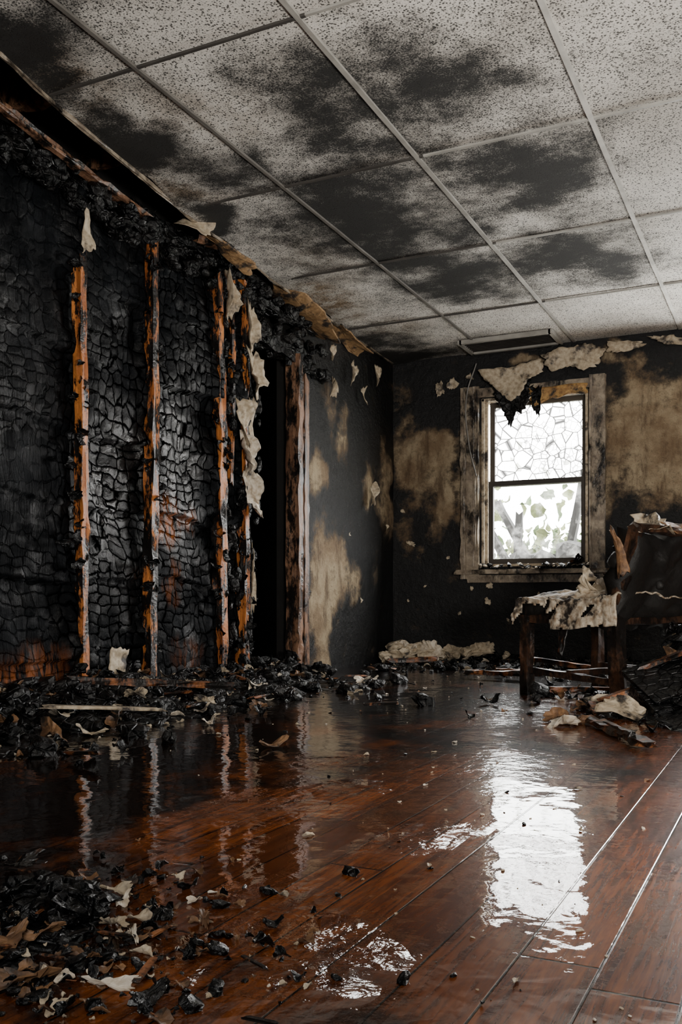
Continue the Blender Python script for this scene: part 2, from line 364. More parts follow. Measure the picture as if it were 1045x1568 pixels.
soot=np.clip(soot+.28*near*fbm(Xe*3,Y*3,77)+.18*sstep(.25,0,Xe-edge)+.35*sstep(-1.2,-3.0,Xe)*.6-.06,-.2,1.4)
brown=blobs(Xe,Y,[(-2.85,5.6,.3,.55,1.),(-2.7,3.6,.18,.6,.8),(-2.3,3.2,.4,.3,.35),(-2.7,6.3,.3,.4,.6),(-2.55,2.7,.2,.5,.8),(-2.5,4.9,.3,.5,.4)],15,.15,4)
mask=((X[:-1,:-1]+X[1:,1:])/2>edge[:-1,:-1]-.03)
ceil=grid_obj('ceiling',np.stack([Xe,Y,Z],-1),mask,{'soot':soot,'brown':brown},TILE)
mb=MB()
zb=H-.008
for c in cols:
    mb.stick((c,YF+.02,zb),(c,YB-.02,zb),.016 if c<-2 else .021,.010,3 if c<-2 else (2 if c<-1.5 else 0),60,.06,splint=0)
for r in rows:
    x0=float(np.interp(r,EY,EX))+.02
    mb.stick((x0,r,zb+.001),(-1.5,r,zb+.001),.013,.009,1,30,.08,splint=0)
    mb.stick((-1.5,r,zb+.001),(XR-.02,r,zb+.001),.014,.009,2,40,.05,splint=0)
ye=[-1.2,1.0,2.5,2.9,3.96,5.1,6.3,7.2]; xe=[-2.60,-2.6,-2.60,-2.68,-2.82,-2.92,-2.99,-3.03]
for i in range(len(ye)-1): mb.stick((xe[i],ye[i],zb),(xe[i+1],ye[i+1],zb),.014,.02,4,14,.25,splint=0)
mb.obj('ceiling_grid',[GRID,GRIDD,GRIDM,mat_simple('dull_metal_grid',(.16,.15,.135),.5,0,.2),WOODF])
mb=MB()
vx0,vx1,vy0,vy1=-2.32,-1.62,6.84,7.16
mb.box(((vx0+vx1)/2,vy0,H-.02),(vx1-vx0,.03,.03)); mb.box(((vx0+vx1)/2,vy1,H-.02),(vx1-vx0,.03,.03))
mb.box((vx0,(vy0+vy1)/2,H-.02),(.03,.35,.03)); mb.box((vx1,(vy0+vy1)/2,H-.02),(.03,.35,.03))
for i in range(7):
    mb.box(((vx0+vx1)/2,vy0+.04+i*.04,H-.02),(vx1-vx0-.03,.022,.003),rot(.7,0,0),1)
mb.box(((vx0+vx1)/2,(vy0+vy1)/2,H-.008),(vx1-vx0-.02,vy1-vy0-.02,.004),None,2)
mb.obj('ceiling_vent',[GRIDM,GRIDD,DARK])
# ================================================================= LEFT WALL (charred lining)
ys=axis(YF,1.9,.1); ys=np.concatenate([ys,axis(2.0,4.92,.012)]); zs=axis(0,2.62,.012)
Yg,Zg=np.meshgrid(ys,zs,indexing='ij')
smo=sstep(3.34,3.16,Yg+.12*(fbm(Yg*3,Zg*2,8)-.5))*.75
patchm=sstep(.54,.66,fbm(Yg*2.3,Zg*2.0,44,3)); smo=np.clip(smo*.8+patchm*.6,0,1)
step=(np.floor(Zg/.37+.9*fbm(Yg*1.1,Zg*.5,14,2))); stepn=_h(step,np.floor((Yg-3.35)/.55),5)
fr=(Zg/.37+.9*fbm(Yg*1.1,Zg*.5,14,2))-step
D=.095*(fbm(Yg*2.8,Zg*1.6,3,4)-.35)+.030*(stepn-.5)+.022*(1-fr)+.03*(fbm(Yg*14,Zg*2.5,19,3)-.5)*smo+.018*(fbm(Yg*18,Zg*18,90,3)-.5)
for ysd in (3.38,3.90,4.53,4.80): D=D+.05*np.exp(-((Yg-ysd)/.07)**2)*sstep(.45,.62,fbm(Zg*3.2,Yg*3,60,3))
Xg=XL-.02+D
top=2.40+.16*(fbm(Yg*4,Yg*0,9,4)-.5)*2+.05*(fbm(Yg*25,Yg*0,11)-.5)
endy=4.88+.10*(fbm(Zg*6,Zg*0,33,4)-.5)*2
mask=(Zg[:-1,:-1]<top[:-1,:-1])&(Yg[:-1,:-1]<endy[:-1,:-1])
org=blobs(Yg,Zg,[(3.13,.05,.32,.22,.9),(4.12,.93,.10,.15,1.),(4.28,.95,.06,.1,.8),(4.15,.6,.08,.12,.4),(4.3,.2,.15,.12,.3)],6,.08,7)
wetm=blobs(Yg,Zg,[(3.65,1.10,.28,.50,1.),(4.18,1.20,.28,.55,1.),(3.65,.70,.22,.25,.6),(4.3,1.75,.25,.25,.35),(3.62,1.75,.2,.25,.3),(3.0,1.5,.25,.5,.25)],16,.18,4)
wall_left=grid_obj('wall_left',np.stack([Xg,Yg,Zg],-1),mask,{'orange':org,'rough':smo,'wet':wetm},CHARW)
mb=MB()
mb.box((XL-.16,(YF+4.9)/2,1.6),(.05,4.9-YF+.2,3.2),None,0)
mb.box((XL-.10,6.40,1.55),(.05,1.78,3.2),None,0); mb.box((XL-.16,5.2,2.75),(.05,.9,1.0),None,0)
mb.obj('sheathing',[DARK],wall_left)
mb=MB(); mb.box((-.8,3,3.2),(6.8,9.4,.05)); mb.obj('roof_deck',[DARK])
mb=MB(); mb.box((-.6,YB+.05,2.92),(5.4,.06,.66)); mb.obj('wall_back_plenum',[DARK])
mb=MB(); mb.box((-.6,YF-.05,2.88),(5.4,.06,.7)); mb.box((XR+.05,3,2.88),(.06,8.8,.7)); mb.obj('wall_right_plenum',[DARK])
for i,y in enumerate([2.45,3.05,3.6,4.2,4.8,5.35,5.95,6.5]):
    mb=MB(); mb.stick((XL-.12,y,2.70+.03*(i%2)),(-2.0,y+.04,2.70),.05,.15,0,16,.12,splint=.4); mb.obj('ceiling_joist',[WOODJ if i in(1,2,4) else CHAR])
mb=MB(); mb.stick((XL-.05,1.8,2.545),(XL-.05,6.9,2.53),.10,.07,0,60,.2,bend=-.02); mb.obj('wall_top_plate',[CHAR])
mb=MB(); mb.stick((XL+.10,2.6,2.56),(XL+.03,3.95,2.47),.05,.03,0,30,.2); mb.stick((XL+.16,2.4,2.54),(XL+.12,3.3,2.46),.03,.015,0,20,.2)
mb.stick((XL+.08,4.3,2.50),(XL+.3,5.1,2.55),.05,.025,0,20,.3); mb.obj('fallen_lath',[WOODJ],wall_left)
mb=MB()
for i in range(230):
    y=rng.uniform(2.5,5.0); z=2.40+.10*(float(fbm(y*4,0,9,4))-.5)*2+rng.uniform(-.08,.06); r=rng.uniform(.012,.045)
    mb.chunk((XL+rng.uniform(0,.07),y,z),r,0,(1,1.2,.8),lvl=2)
for i in range(90):
    y=rng.choice([3.38,3.9,4.53,4.8])+rng.normal(0,.05); z=rng.uniform(.2,2.4)
    mb.flake((XL+.055+rng.uniform(0,.03),y,z),rng.uniform(.02,.06),0,curl=.5,R=rot(math.pi/2+rng.uniform(-.5,.5),rng.uniform(-.5,.5),math.pi/2+rng.uniform(-.5,.5)))
for i in range(120):
    y=rng.uniform(4.55,4.98); z=rng.uniform(.1,2.4)
    mb.chunk((XL+.03+rng.uniform(0,.05),y,z),rng.uniform(.01,.035),0,(.7,.9,1.5),lvl=2)
mb.obj('charred_clumps',[CHAR],wall_left)
def stud(y,z0,z1,w,t,x=XL+.03,lean=0.,mat=WOODV):
    mb=MB(); mb.stick((x,y-lean,z0),(x,y+lean,z1),w,t,0,110,.13,up=(1,0,0),splint=1.2,bend=.008,fr=9)
    return mb.obj('wall_stud',[mat])
stud(3.385,.02,2.36,.045,.05,XL+.04,-.01)
stud(3.905,.02,2.44,.050,.06,XL+.045,.012)
stud(4.535,.02,2.35,.06,.07,XL+.045,-.02)
stud(4.80,.02,2.44,.045,.07,XL+.04,0)
stud(4.68,1.2,2.4,.03,.04,XL+.035,.01)
stud(2.75,.02,2.4,.055,.05,XL+.03,0)
mb=MB()
RL=np.column_stack([(0,1,0),(0,0,1),(1,0,0)]); RB=np.column_stack([(1,0,0),(0,0,1),(0,-1,0)])
def lsheet(mb,pts,mi,x=XL+.05,**k):
    o=np.array(pts,float); c=o.mean(0); mb.sheet((x,c[0],c[1]),RL,o-c,mi,**k)
def bsheet(mb,pts,mi,y=YB-.02,**k):
    o=np.array(pts,float); c=o.mean(0); mb.sheet((c[0],y,c[1]),RB,o-c,mi,**k)
lsheet(mb,[(3.54,.10),(3.67,.09),(3.68,.26),(3.56,.28)],0,XL+.08,curl=.01)
lsheet(mb,[(3.36,2.12),(3.42,2.14),(3.41,2.28),(3.35,2.32)],0,XL+.085,curl=.02)
lsheet(mb,[(4.74,2.30),(4.84,2.28),(4.86,2.12),(4.84,2.0),(4.78,2.02)],0,XL+.10,curl=.03,jag=.25,rough=.02)
lsheet(mb,[(4.78,2.02),(4.86,2.0),(4.95,1.82),(4.90,1.74),(4.80,1.80)],0,XL+.10,curl=.04,jag=.25,rough=.03)
lsheet(mb,[(4.66,1.68),(4.76,1.64),(4.78,1.48),(4.70,1.42)],0,XL+.10,curl=.05,jag=.25,rough=.04)
lsheet(mb,[(4.70,1.50),(4.79,1.46),(4.80,1.30),(4.74,1.22),(4.69,1.34)],1,XL+.11,curl=.05,jag=.25,rough=.04)
lsheet(mb,[(4.74,1.28),(4.81,1.24),(4.84,1.10),(4.94,1.06),(4.84,1.00),(4.74,1.08)],1,XL+.11,curl=.05,jag=.25,rough=.04)
lsheet(mb,[(4.83,1.72),(4.88,1.70),(4.89,1.5),(4.84,1.36)],0,XL+.08,curl=.03,jag=.25)
lsheet(mb,[(4.86,.80),(4.89,.82),(4.89,.5),(4.87,.42)],0,XL+.07,curl=.02,jag=.25)
lsheet(mb,[(4.46,2.38),(4.52,2.40),(4.58,2.25),(4.56,2.12),(4.50,2.16)],0,XL+.13,curl=.05,jag=.2,rough=.03)
mb.sheet((XL+.22,4.05,2.47),rot(1.2,.4,.6),[(-.09,-.06),(.08,-.05),(.1,.06),(-.05,.08)],0,curl=.03)
mb.obj('peeling_wall_paper',[PAPER,PAPERW],wall_left,smooth=True)
# ================================================================= LEFT WALL beyond the doorway
ys=axis(5.55,YB,.02); zs=axis(0,2.62,.02); Yg,Zg=np.meshgrid(ys,zs,indexing='ij')
tan_=blobs(Yg,Zg,[(5.92,.50,.22,.60,1.2),(5.85,1.38,.16,.2,.9),(6.18,.72,.24,.40,1.0),(6.45,.62,.16,.2,.6),(6.75,1.35,.12,.26,.8),(6.3,1.75,.14,.3,.5),(7.1,1.4,.18,.45,.75),(6.1,1.9,.14,.25,.45),(6.9,.8,.1,.3,.3)],2,.12,5)
soot=np.clip(1.12-tan_*1.25,0,1.15)
Xg=XL+.02*(fbm(Yg*3,Zg*2,4)-.5)+.01*tan_
mask=(Zg[:-1,:-1]<(2.50+.15*(fbm(Yg*5,Yg*0,3,4)-.5))[:-1,:-1])
wl2=grid_obj('far_section',np.stack([Xg,Yg,Zg],-1),mask,{'soot':soot},PLA)
wl2.parent=wall_left
e=empty('door_1')
mb=MB(); mb.stick((XL+.02,5.50,.0),(XL+.02,5.50,2.12),.06,.10,0,70,.08,up=(1,0,0)); mb.stick((XL+.05,5.60,.0),(XL+.05,5.60,2.02),.06,.025,0,70,.1,up=(1,0,0)); mb.obj('jamb_far',[WOODJ],e)
mb=MB(); mb.stick((XL-.04,4.94,.0),(XL-.04,4.94,2.2),.05,.10,0,50,.15,up=(1,0,0)); mb.obj('jamb_near',[CHAR],e)
mb=MB(); mb.stick((XL,4.9,2.19),(XL,5.75,2.14),.09,.12,0,24,.2); mb.stick((XL+.03,4.95,2.36),(XL+.03,5.9,2.38),.05,.05,0,24,.3)
for i in range(50): mb.chunk((XL+.04+rng.uniform(-.02,.06),rng.uniform(4.9,5.9),rng.uniform(2.05,2.45)),rng.uniform(.015,.05),0,(.8,1.2,1),lvl=2)
mb.obj('header',[CHAR],e)
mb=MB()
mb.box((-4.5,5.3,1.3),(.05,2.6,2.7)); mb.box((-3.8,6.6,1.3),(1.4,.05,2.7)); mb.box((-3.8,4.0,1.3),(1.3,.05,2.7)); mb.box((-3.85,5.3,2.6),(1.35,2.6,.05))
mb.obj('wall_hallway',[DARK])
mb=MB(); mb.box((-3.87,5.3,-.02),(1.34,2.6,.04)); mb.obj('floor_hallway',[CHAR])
mb=MB()
for k in range(11): mb.stick((-4.44,4.1,.15+k*.22),(-4.44,6.5,.15+k*.22),.02,.19,0,12,.04,up=(0,0,1),splint=0)
mb.obj('hallway_boards',[mat_simple('sooted_brown_board',(.24,.12,.06),.55,0,.5,20)])
# ================================================================= BACK WALL
W1=(-2.27,-1.43,.775,2.12); W2=(-.50,.40,.775,2.12)
xs=axis(-3.2,XR,.022,[W1[0],W1[1],W2[0],W2[1]]); zs=axis(0,2.62,.022,[W1[2],W1[3]])
Xg,Zg=np.meshgrid(xs,zs,indexing='ij')
mx=(Xg[:-1,:-1]+Xg[1:,1:])/2; mz=(Zg[:-1,:-1]+Zg[1:,1:])/2; mask=np.ones_like(mx,bool)
for w in(W1,W2): mask&=~((mx>w[0])&(mx<w[1])&(mz>w[2])&(mz<w[3]))
tan_=blobs(Xg,Zg,[(-2.78,1.60,.34,.42,.92),(-2.95,1.9,.14,.3,.6),(-2.60,1.30,.14,.3,.85),(-1.02,1.78,.36,.62,1.02),(-.8,1.6,.4,.6,.97),(-2.75,.95,.06,.08,.6),(-1.8,2.4,.25,.06,.7),(-1.2,2.35,.2,.1,.8),(.9,1.5,.6,.9,.8),(-1.25,1.4,.1,.4,.7),(-2.40,1.6,.12,.6,.6),(-2.95,1.1,.12,.25,.4)],12,.16,4)
drk=blobs(Xg,Zg,[(-1.12,2.42,.14,.08,.9),(-.78,1.05,.25,.2,1.),(-1.15,1.05,.25,.12,.8),(-1.2,2.2,.08,.2,.4),(-.9,2.3,.15,.1,.3)],22,.08,5)
soot=np.clip(1.12-tan_*1.3+drk,-.1,1.2)
Yg=YB+.012*(fbm(Xg*4,Zg*4,4)-.5)
wall_back=grid_obj('wall_back',np.stack([Xg,Yg,Zg],-1),mask,{'soot':soot},PLA)
mb=MB()
bsheet(mb,[(-2.27,2.34),(-2.0,2.33),(-1.78,2.38),(-1.76,2.27),(-1.86,2.22),(-1.93,2.10),(-2.02,2.07),(-2.12,2.16),(-2.2,2.24)],0,YB-.09,curl=.02,jag=.08)
bsheet(mb,[(-1.77,2.40),(-1.6,2.44),(-1.42,2.45),(-1.30,2.40),(-1.33,2.28),(-1.45,2.25),(-1.55,2.30),(-1.7,2.27)],0,YB-.07,curl=.02,jag=.12)
bsheet(mb,[(-1.28,2.46),(-1.1,2.44),(-1.0,2.40),(-1.14,2.36),(-1.27,2.37)],0,YB-.05,curl=.02,jag=.2)
bsheet(mb,[(-.98,2.45),(-.8,2.45),(-.7,2.36),(-.85,2.38)],0,YB-.05,curl=.02,jag=.2)
bsheet(mb,[(-2.66,2.28),(-2.60,2.30),(-2.58,2.20),(-2.64,2.17)],0,YB-.03,curl=.01,jag=.2)
bsheet(mb,[(-2.56,2.27),(-2.50,2.32),(-2.45,2.26),(-2.5,2.22),(-2.55,2.23)],0,YB-.03,curl=.01,jag=.2)
bsheet(mb,[(-2.40,2.30),(-2.36,2.34),(-2.33,2.28)],0,YB-.03,curl=.01,jag=.12)
for x,z,s in[(-2.88,.98,.05),(-2.95,1.25,.025),(-2.2,.62,.045),(-2.22,.5,.04),(-2.35,.6,.022),(-2.05,.35,.02),(-2.55,.85,.022),(-2.75,.62,.02),(-1.5,.6,.02),(-1.8,.55,.025),(-2.9,.5,.018),(-2.45,.4,.02)]:
    mb.flake((x,YB-.03,z),s,0,R=RB@rot(0,0,rng.uniform(0,6)),curl=.2,jag=.35)
for y,z,s,a in[(6.72,1.32,.13,.4),(6.02,2.05,.10,.3),(6.55,2.1,.09,.3),(6.0,2.28,.08,.5),(6.35,2.22,.1,.4),(6.8,2.3,.1,.4),(7.0,1.1,.035,.8),(6.3,1.0,.02,.8),(6.5,.5,.025,.8)]:
    R=RL@rot(0,0,math.pi/2+rng.uniform(-.3,.3)); mb.flake((XL+.05,y,z),s,0,R=R,asp=a,curl=.3,jag=.3,sub=6)
mb.obj('peeling_plaster',[PAPER,PAPERW],wall_back,smooth=True)
STILE=mat_paper('scorched_tile',(.34,.21,.10),(.18,.10,.042),.48,.62)
mb=MB(); mb.sheet((XL+.10,5.45,2.44),rot(.05,.28,1.5),[(-.42,-.08),(.1,-.12),(.42,-.06),(.36,.10),(-.2,.12)],0,curl=.02,jag=.08,th=.012)
mb.sheet((-2.98,6.2,2.46),rot(.02,.25,1.55),[(-.30,-.05),(.3,-.07),(.32,.06),(-.2,.08)],0,curl=.03,jag=.15,th=.012)
mb.sheet((-2.88,4.45,2.475),rot(.0,.2,1.5),[(-.25,-.03),(.2,-.05),(.26,.04),(-.2,.04)],0,curl=.02,jag=.25,th=.012)
mb.obj('broken_ceiling_tile',[STILE,PAPERW],ceil)
mb=MB()
bsheet(mb,[(-2.16,2.20),(-1.86,2.22),(-1.84,2.10),(-1.92,1.96),(-1.97,1.98),(-2.02,1.86),(-2.07,1.98),(-2.13,2.08)],0,YB-.075,curl=.02,jag=.14)
bsheet(mb,[(-1.86,2.16),(-1.76,2.16),(-1.79,1.92),(-1.83,1.98)],0,YB-.075,curl=.02,jag=.14)
bsheet(mb,[(-1.88,2.16),(-1.42,2.16),(-1.43,2.07),(-1.55,2.09),(-1.65,2.06),(-1.74,2.08),(-1.84,2.0)],1,YB-.06,curl=.02,jag=.08)
mb.obj('burnt_window_shade',[CHAR,mat_paper('scorched_shade',(.50,.30,.10),(.24,.12,.04),.48,.62)],wall_back,smooth=True)
# ================================================================= WINDOWS
def window(name,w,glazed=True):
    x0,x1,z0,z1=w; e=empty(name); mb=MB(); cw=.115; cl=.15; y=YB-.022
    mb.stick((x0-cl/2-.02,y,z0-.10),(x0-cl/2-.02,y,z1+.10),cl,.04,0,40,.05,up=(0,1,0),splint=0)
    mb.stick((x1+cw/2+.02,y,z0-.10),(x1+cw/2+.02,y,z1+.10),cw,.04,0,40,.05,up=(0,1,0),splint=0)
    mb.stick((x0-cw,y,z1+.045),(x1+cw,y,z1+.045),.04,.07,0,30,.05,splint=0)
    mb.stick((x0-cl+.02,y-.022,z0-.1),(x0-cl+.02,y-.022,z1+.1),.02,.02,0,40,.15,up=(0,1,0),splint=0)
    mb.stick((x0-.05,y-.022,z0-.0),(x0-.05,y-.022,z1+.1),.02,.02,0,40,.15,up=(0,1,0),splint=0)
    mb.stick((x1+cw/2-.03,y-.022,z0-.1),(x1+cw/2-.03,y-.022,z1+.1),.02,.02,0,40,.15,up=(0,1,0),splint=0)
    mb.obj('casing',[WOODF],e)
    mb=MB(); mb.stick((x0-cl-.05,y-.02,z0-.045),(x1+cw+.05,y-.02,z0-.045),.11,.035,0,40,.06,splint=.2); mb.stick((x0-cw,y,z0-.10),(x1+cw,y,z0-.10),.03,.06,0,40,.06,splint=.2); mb.obj('sill',[WOODF],e)
    mb=MB()
    mb.box((x0+.008,YB+.07,(z0+z1)/2),(.02,.16,z1-z0)); mb.box((x1-.008,YB+.07,(z0+z1)/2),(.02,.16,z1-z0))
    mb.box(((x0+x1)/2,YB+.07,z1-.008),(x1-x0,.16,.02)); mb.box(((x0+x1)/2,YB+.07,z0+.008),(x1-x0,.16,.02))
    mb.box((x0+.03,YB+.02,(z0+z1)/2),(.025,.012,z1-z0))
    mb.obj('jamb_liner',[PAPER],e)
    zm=1.44; s=.04
    def sash(nm,a,b,yy,mat,g):
        mb=MB(); xa=x0+.04; xb=x1-.02
        mb.box((xa+s/2,yy,(a+b)/2),(s,.035,b-a)); mb.box((xb-s/2,yy,(a+b)/2),(s,.035,b-a))
        mb.box(((xa+xb)/2,yy,a+s/2),(xb-xa,.036,s)); mb.box(((xa+xb)/2,yy,b-s/2),(xb-xa,.036,s)); mb.obj(nm,[mat],e)
        if glazed: mb=MB(); mb.box(((xa+xb)/2,yy,(a+b)/2),(xb-xa-s*1.6,.003,b-a-s*1.6)); mb.obj(nm+'_glass',[g],e)
    sm=mat_simple(name+'_sash_paint',(.05,.043,.036),.5)
    sash('upper_sash',zm-.02,z1-.02,YB+.10,sm,CRACK); sash('lower_sash',z0+.02,zm+.02,YB+.055,sm,GLASS)
    mb=MB()
    for i in range(90):
        x=rng.uniform(x0-.02,x1+.02); mb.chunk((x,YB-.01+rng.uniform(-.03,.03),z0+rng.uniform(-.02,.015)),rng.uniform(.006,.018),rng.choice([0,0,0,1]),(1.5,1,.7))
    for i in range(4):
        mb.flake((rng.uniform(x1-.1,x1),YB-.02,z0+.03),.06,2,tilt=1.2,curl=.4)
    mb.obj('sill_crust',[CHAR,PAPERW,WOODD],e)
    return e
window('window_1',W1); window('window_2',W2,False)
cu=bpy.data.curves.new('hanging_cable','CURVE'); cu.dimensions='3D'; cu.bevel_depth=.005; sp=cu.splines.new('BEZIER')
pts=[(-2.30,YB-.06,2.40),(-2.38,YB-.06,2.15),(-2.36,YB-.06,1.75),(-2.30,YB-.06,1.5)]; sp.bezier_points.add(3)
for b,p in zip(sp.bezier_points,pts): b.co=p; b.handle_left_type=b.handle_right_type='AUTO'
cu.materials.append(CABLE); o=bpy.data.objects.new('hanging_cable',cu); scene.collection.objects.link(o)
# ================================================================= RIGHT / FRONT WALLS
ys=axis(YF,YB,.1); zs=axis(0,2.6,.1); Yg,Zg=np.meshgrid(ys,zs,indexing='ij')
grid_obj('wall_right',np.stack([Yg*0+XR,Yg,Zg],-1),None,{'soot':Yg*0+.9+.5*fbm(Yg,Zg,3)-.2},PLA)
FW=(-.1,.9,1.1,1.9)  # unseen opening, added so sky fill brightens the room from behind
xs=axis(-3.2,XR,.1,FW[:2]); zs=axis(0,2.6,.1,FW[2:]); Xg,Zg=np.meshgrid(xs,zs,indexing='ij')
mx=(Xg[:-1,:-1]+Xg[1:,1:])/2; mz=(Zg[:-1,:-1]+Zg[1:,1:])/2
grid_obj('wall_front',np.stack([Xg,Xg*0+YF,Zg],-1),~((mx>FW[0])&(mx<FW[1])&(mz>FW[2])&(mz<FW[3])),{'soot':Xg*0+1.},PLA)
# ================================================================= CHAIR
F=np.array((-.86,.51,0.)); W=np.array((.51,.86,0.)); O=np.array((-.79,4.66,0.)); UP=np.array((0,0,1.))
def cp(f,w,z): return O+F*f+W*w+UP*z
RC=np.column_stack([F,W,UP])
e=empty('burnt_chair'); Dp,Wd=.60,.56
mb=MB()
mb.stick(cp(Dp,.0,0),cp(Dp,0,.50),.055,.055,0,16,.12,up=F,splint=.1); mb.stick(cp(Dp,Wd,0),cp(Dp,Wd,.50),.055,.055,0,16,.12,up=F,splint=.1)
for w in(0,Wd):
    mb.stick(cp(-.03,w,0),cp(.0,w,.46),.065,.06,0,16,.12,up=F,splint=.1); mb.stick(cp(0,w,.44),cp(-.13,w,.86),.06,.05,0,20,.16,up=F,splint=.4)
mb.obj('legs_and_posts',[WOODC],e)
mb=MB()
for w in(0,Wd): mb.stick(cp(0,w,.43),cp(Dp,w,.43),.035,.09,0,16,.1,splint=.1)
mb.stick(cp(Dp,0,.43),cp(Dp,Wd,.43),.035,.09,0,16,.1,splint=.1); mb.stick(cp(0,0,.43),cp(0,Wd,.43),.035,.09,0,16,.1,splint=.1)
mb.stick(cp(-.02,0,.10),cp(Dp,0,.13),.03,.035,0,14,.12,splint=.1); mb.stick(cp(0,Wd,.13),cp(Dp,Wd,.13),.03,.035,0,14,.12,splint=.1)
mb.stick(cp(.3,0,.13),cp(.3,Wd,.13),.03,.03,0,14,.12,splint=.1); mb.stick(cp(-.13,0,.85),cp(-.13,Wd,.83),.04,.05,0,16,.2,up=F,splint=.3)
mb.obj('rails',[WOODC],e)
RN=np.column_stack([F,UP,-W]); RF=np.column_stack([W,UP,F])
f_=np.linspace(-.06,Dp+.20,90); w_=np.linspace(-.20,Wd+.16,90); Fg,Wg=np.meshgrid(f_,w_,indexing='ij')
of=np.maximum(Fg-(Dp+.035),0); ow=np.maximum(-.045-Wg,0); ow2=np.maximum(Wg-(Wd+.02),0)
drop=np.maximum(of,np.maximum(ow,ow2))
zz=.505+.060*np.sin(np.clip((Fg)/Dp,0,1)*math.pi)**.6*np.sin(np.clip(Wg/Wd,0,1)*math.pi)**.6+.06*(fbm(Fg*10,Wg*10,5,4)-.5)*(drop<=0)+.04*sstep(.3,.0,Fg)*fbm(Fg*12,Wg*12,8,3)-drop*.98
fx=np.minimum(Fg,Dp+.035)+.012*(fbm(Wg*18,zz*6,7,3)-.5)*2*(of>0)+.10*of; wx=np.clip(Wg,-.045,Wd+.02)-.10*ow+.024*(fbm(Fg*18,zz*6,9,3)-.5)*2*(ow>0)
P=O+Fg[...,None]*0+F*fx[...,None]+W*wx[...,None]+UP*zz[...,None]
lim=.15*sstep(.36,.64,fbm(Fg*7+Wg*7,Wg*2-Fg*2,41,3))+.02+.07*(fbm(Fg*30,Wg*30,4,2)-.5)
mk=(drop<lim)[:-1,:-1]
o=grid_obj('seat_cover',P,mk,{},COVER); o.parent=e
sol=o.modifiers.new('thickness','SOLIDIFY'); sol.thickness=.006
mbc=MB()
ol=[(-.02,-.02),(.20,-.03),(.42,-.03),(.61,-.03),(.62,.15),(.61,.35),(.61,.56),(.3,.57),(-.02,.56),(-.03,.3)]
c=np.array(ol).mean(0); mbc.sheet(cp(c[0],c[1],.485),RC,np.array(ol)-c,0,curl=-.01,jag=.03,th=.06,rings=9,sub=7,rough=.01)
for i in range(26):
    mbc.flake(cp(rng.uniform(.02,.26),rng.uniform(-.02,.45),.56+rng.uniform(0,.08)),rng.uniform(.04,.10),int(rng.choice([1,2,2,3])),tilt=.7,curl=.6,sub=5,rings=4)
mbc.sheet(cp(.36,.02,.34),RN,[(-.03,.06),(.04,.06),(.03,-.09),(-.01,-.12)],4,curl=.02,jag=.1)
mbc.obj('torn_seat',[UPH,PAPERW,PAPER,PAPERB,WOODD],e,smooth=True)
mb=MB()
BU=np.array(F*-.3+UP); BU/=np.linalg.norm(BU); BN=np.cross(W,BU)
RBk=np.column_stack([W,BU,BN])
mb.sheet(cp(-.07,Wd/2,.60),RBk,[(-.32,-.26),(0,-.27),(.32,-.26),(.34,.22),(.15,.25),(-.05,.20),(-.30,.23)],0,curl=-.03,jag=.07,th=.10,rings=9,sub=6,rough=.06)
mb.sheet(cp(-.12,.12,.86),RBk@rot(-1.0,0,0),[(-.13,-.04),(.12,-.05),(.14,.05),(-.12,.05)],1,curl=.03,jag=.16,rough=.03)
mb.sheet(cp(-.11,.36,.85),RBk@rot(-.8,0,0),[(-.13,-.04),(.12,-.05),(.14,.05),(-.12,.05)],2,curl=.03,jag=.16,rough=.03)
for i in range(16): mb.chunk(cp(.0+rng.uniform(-.05,.03),rng.uniform(0,Wd),rng.uniform(.52,.85)),rng.uniform(.02,.05),0,lvl=2)
for i in range(9): mb.flake(cp(.03,.05+.06*i,.56+rng.uniform(0,.14)),.07,int(rng.choice([0,0,1,2])),tilt=1.2,curl=.5)
mb.sheet(cp(-.06,-.04,.72),RN@rot(0,0,-.28),[(-.03,-.10),(.02,-.12),(.03,.12),(-.02,.13)],2,curl=.03,jag=.15)
mb.obj('backrest',[UPH,PAPER,PAPERB],e,smooth=True)
# ================================================================= DEBRIS
MATS=[CHAR,PAPER,PAPERB,WOODD,PAPERW]
def mound(mb,x0,x1,y0,y1,hf,step=.025):
    xs=np.arange(x0,x1+.001,step); ys=np.arange(y0,y1+.001,step); X,Y=np.meshgrid(xs,ys,indexing='ij'); Z=hf(X,Y)
    idx=np.arange(X.size).reshape(X.shape); q=np.stack([idx[:-1,:-1],idx[1:,:-1],idx[1:,1:],idx[:-1,1:]],-1)
    mk=(np.maximum(np.maximum(Z[:-1,:-1],Z[1:,1:]),np.maximum(Z[1:,:-1],Z[:-1,1:]))>0.002)
    mb.add(np.stack([X,Y,np.maximum(Z,.0005)],-1).reshape(-1,3),q[mk].tolist(),0)
def scatter(mb,n,samp,hf,smin,smax,p=(.62,.10,.12,.10,.06)):
    for i in range(n):
        x,y=samp(); h=max(0,float(hf(np.array(x),np.array(y)))); s=smin+(smax-smin)*rng.random()**2.2; k=rng.choice(5,p=p)
        if k==0:
            if rng.random()<.6: mb.chunk((x,y,h+s*.35),s,0,(rng.uniform(.8,1.6),rng.uniform(.6,1),rng.uniform(.4,.7)),lvl=2)
            else: mb.flake((x,y,h+s*.35+.003),s*1.3,0,tilt=.5,curl=.4)
        elif k==3:
            a=rng.uniform(0,6.3); L=s*rng.uniform(2,4); d=np.array((math.cos(a),math.sin(a),rng.uniform(-.12,.12)))*L/2; c=np.array((x,y,h+s*.4+.01))
            mb.stick(c-d,c+d,s*.5,s*.22,3,7,.2)
        else: mb.flake((x,y,h+s*.22+.002),s*1.25,int(k),tilt=.3,curl=.3)
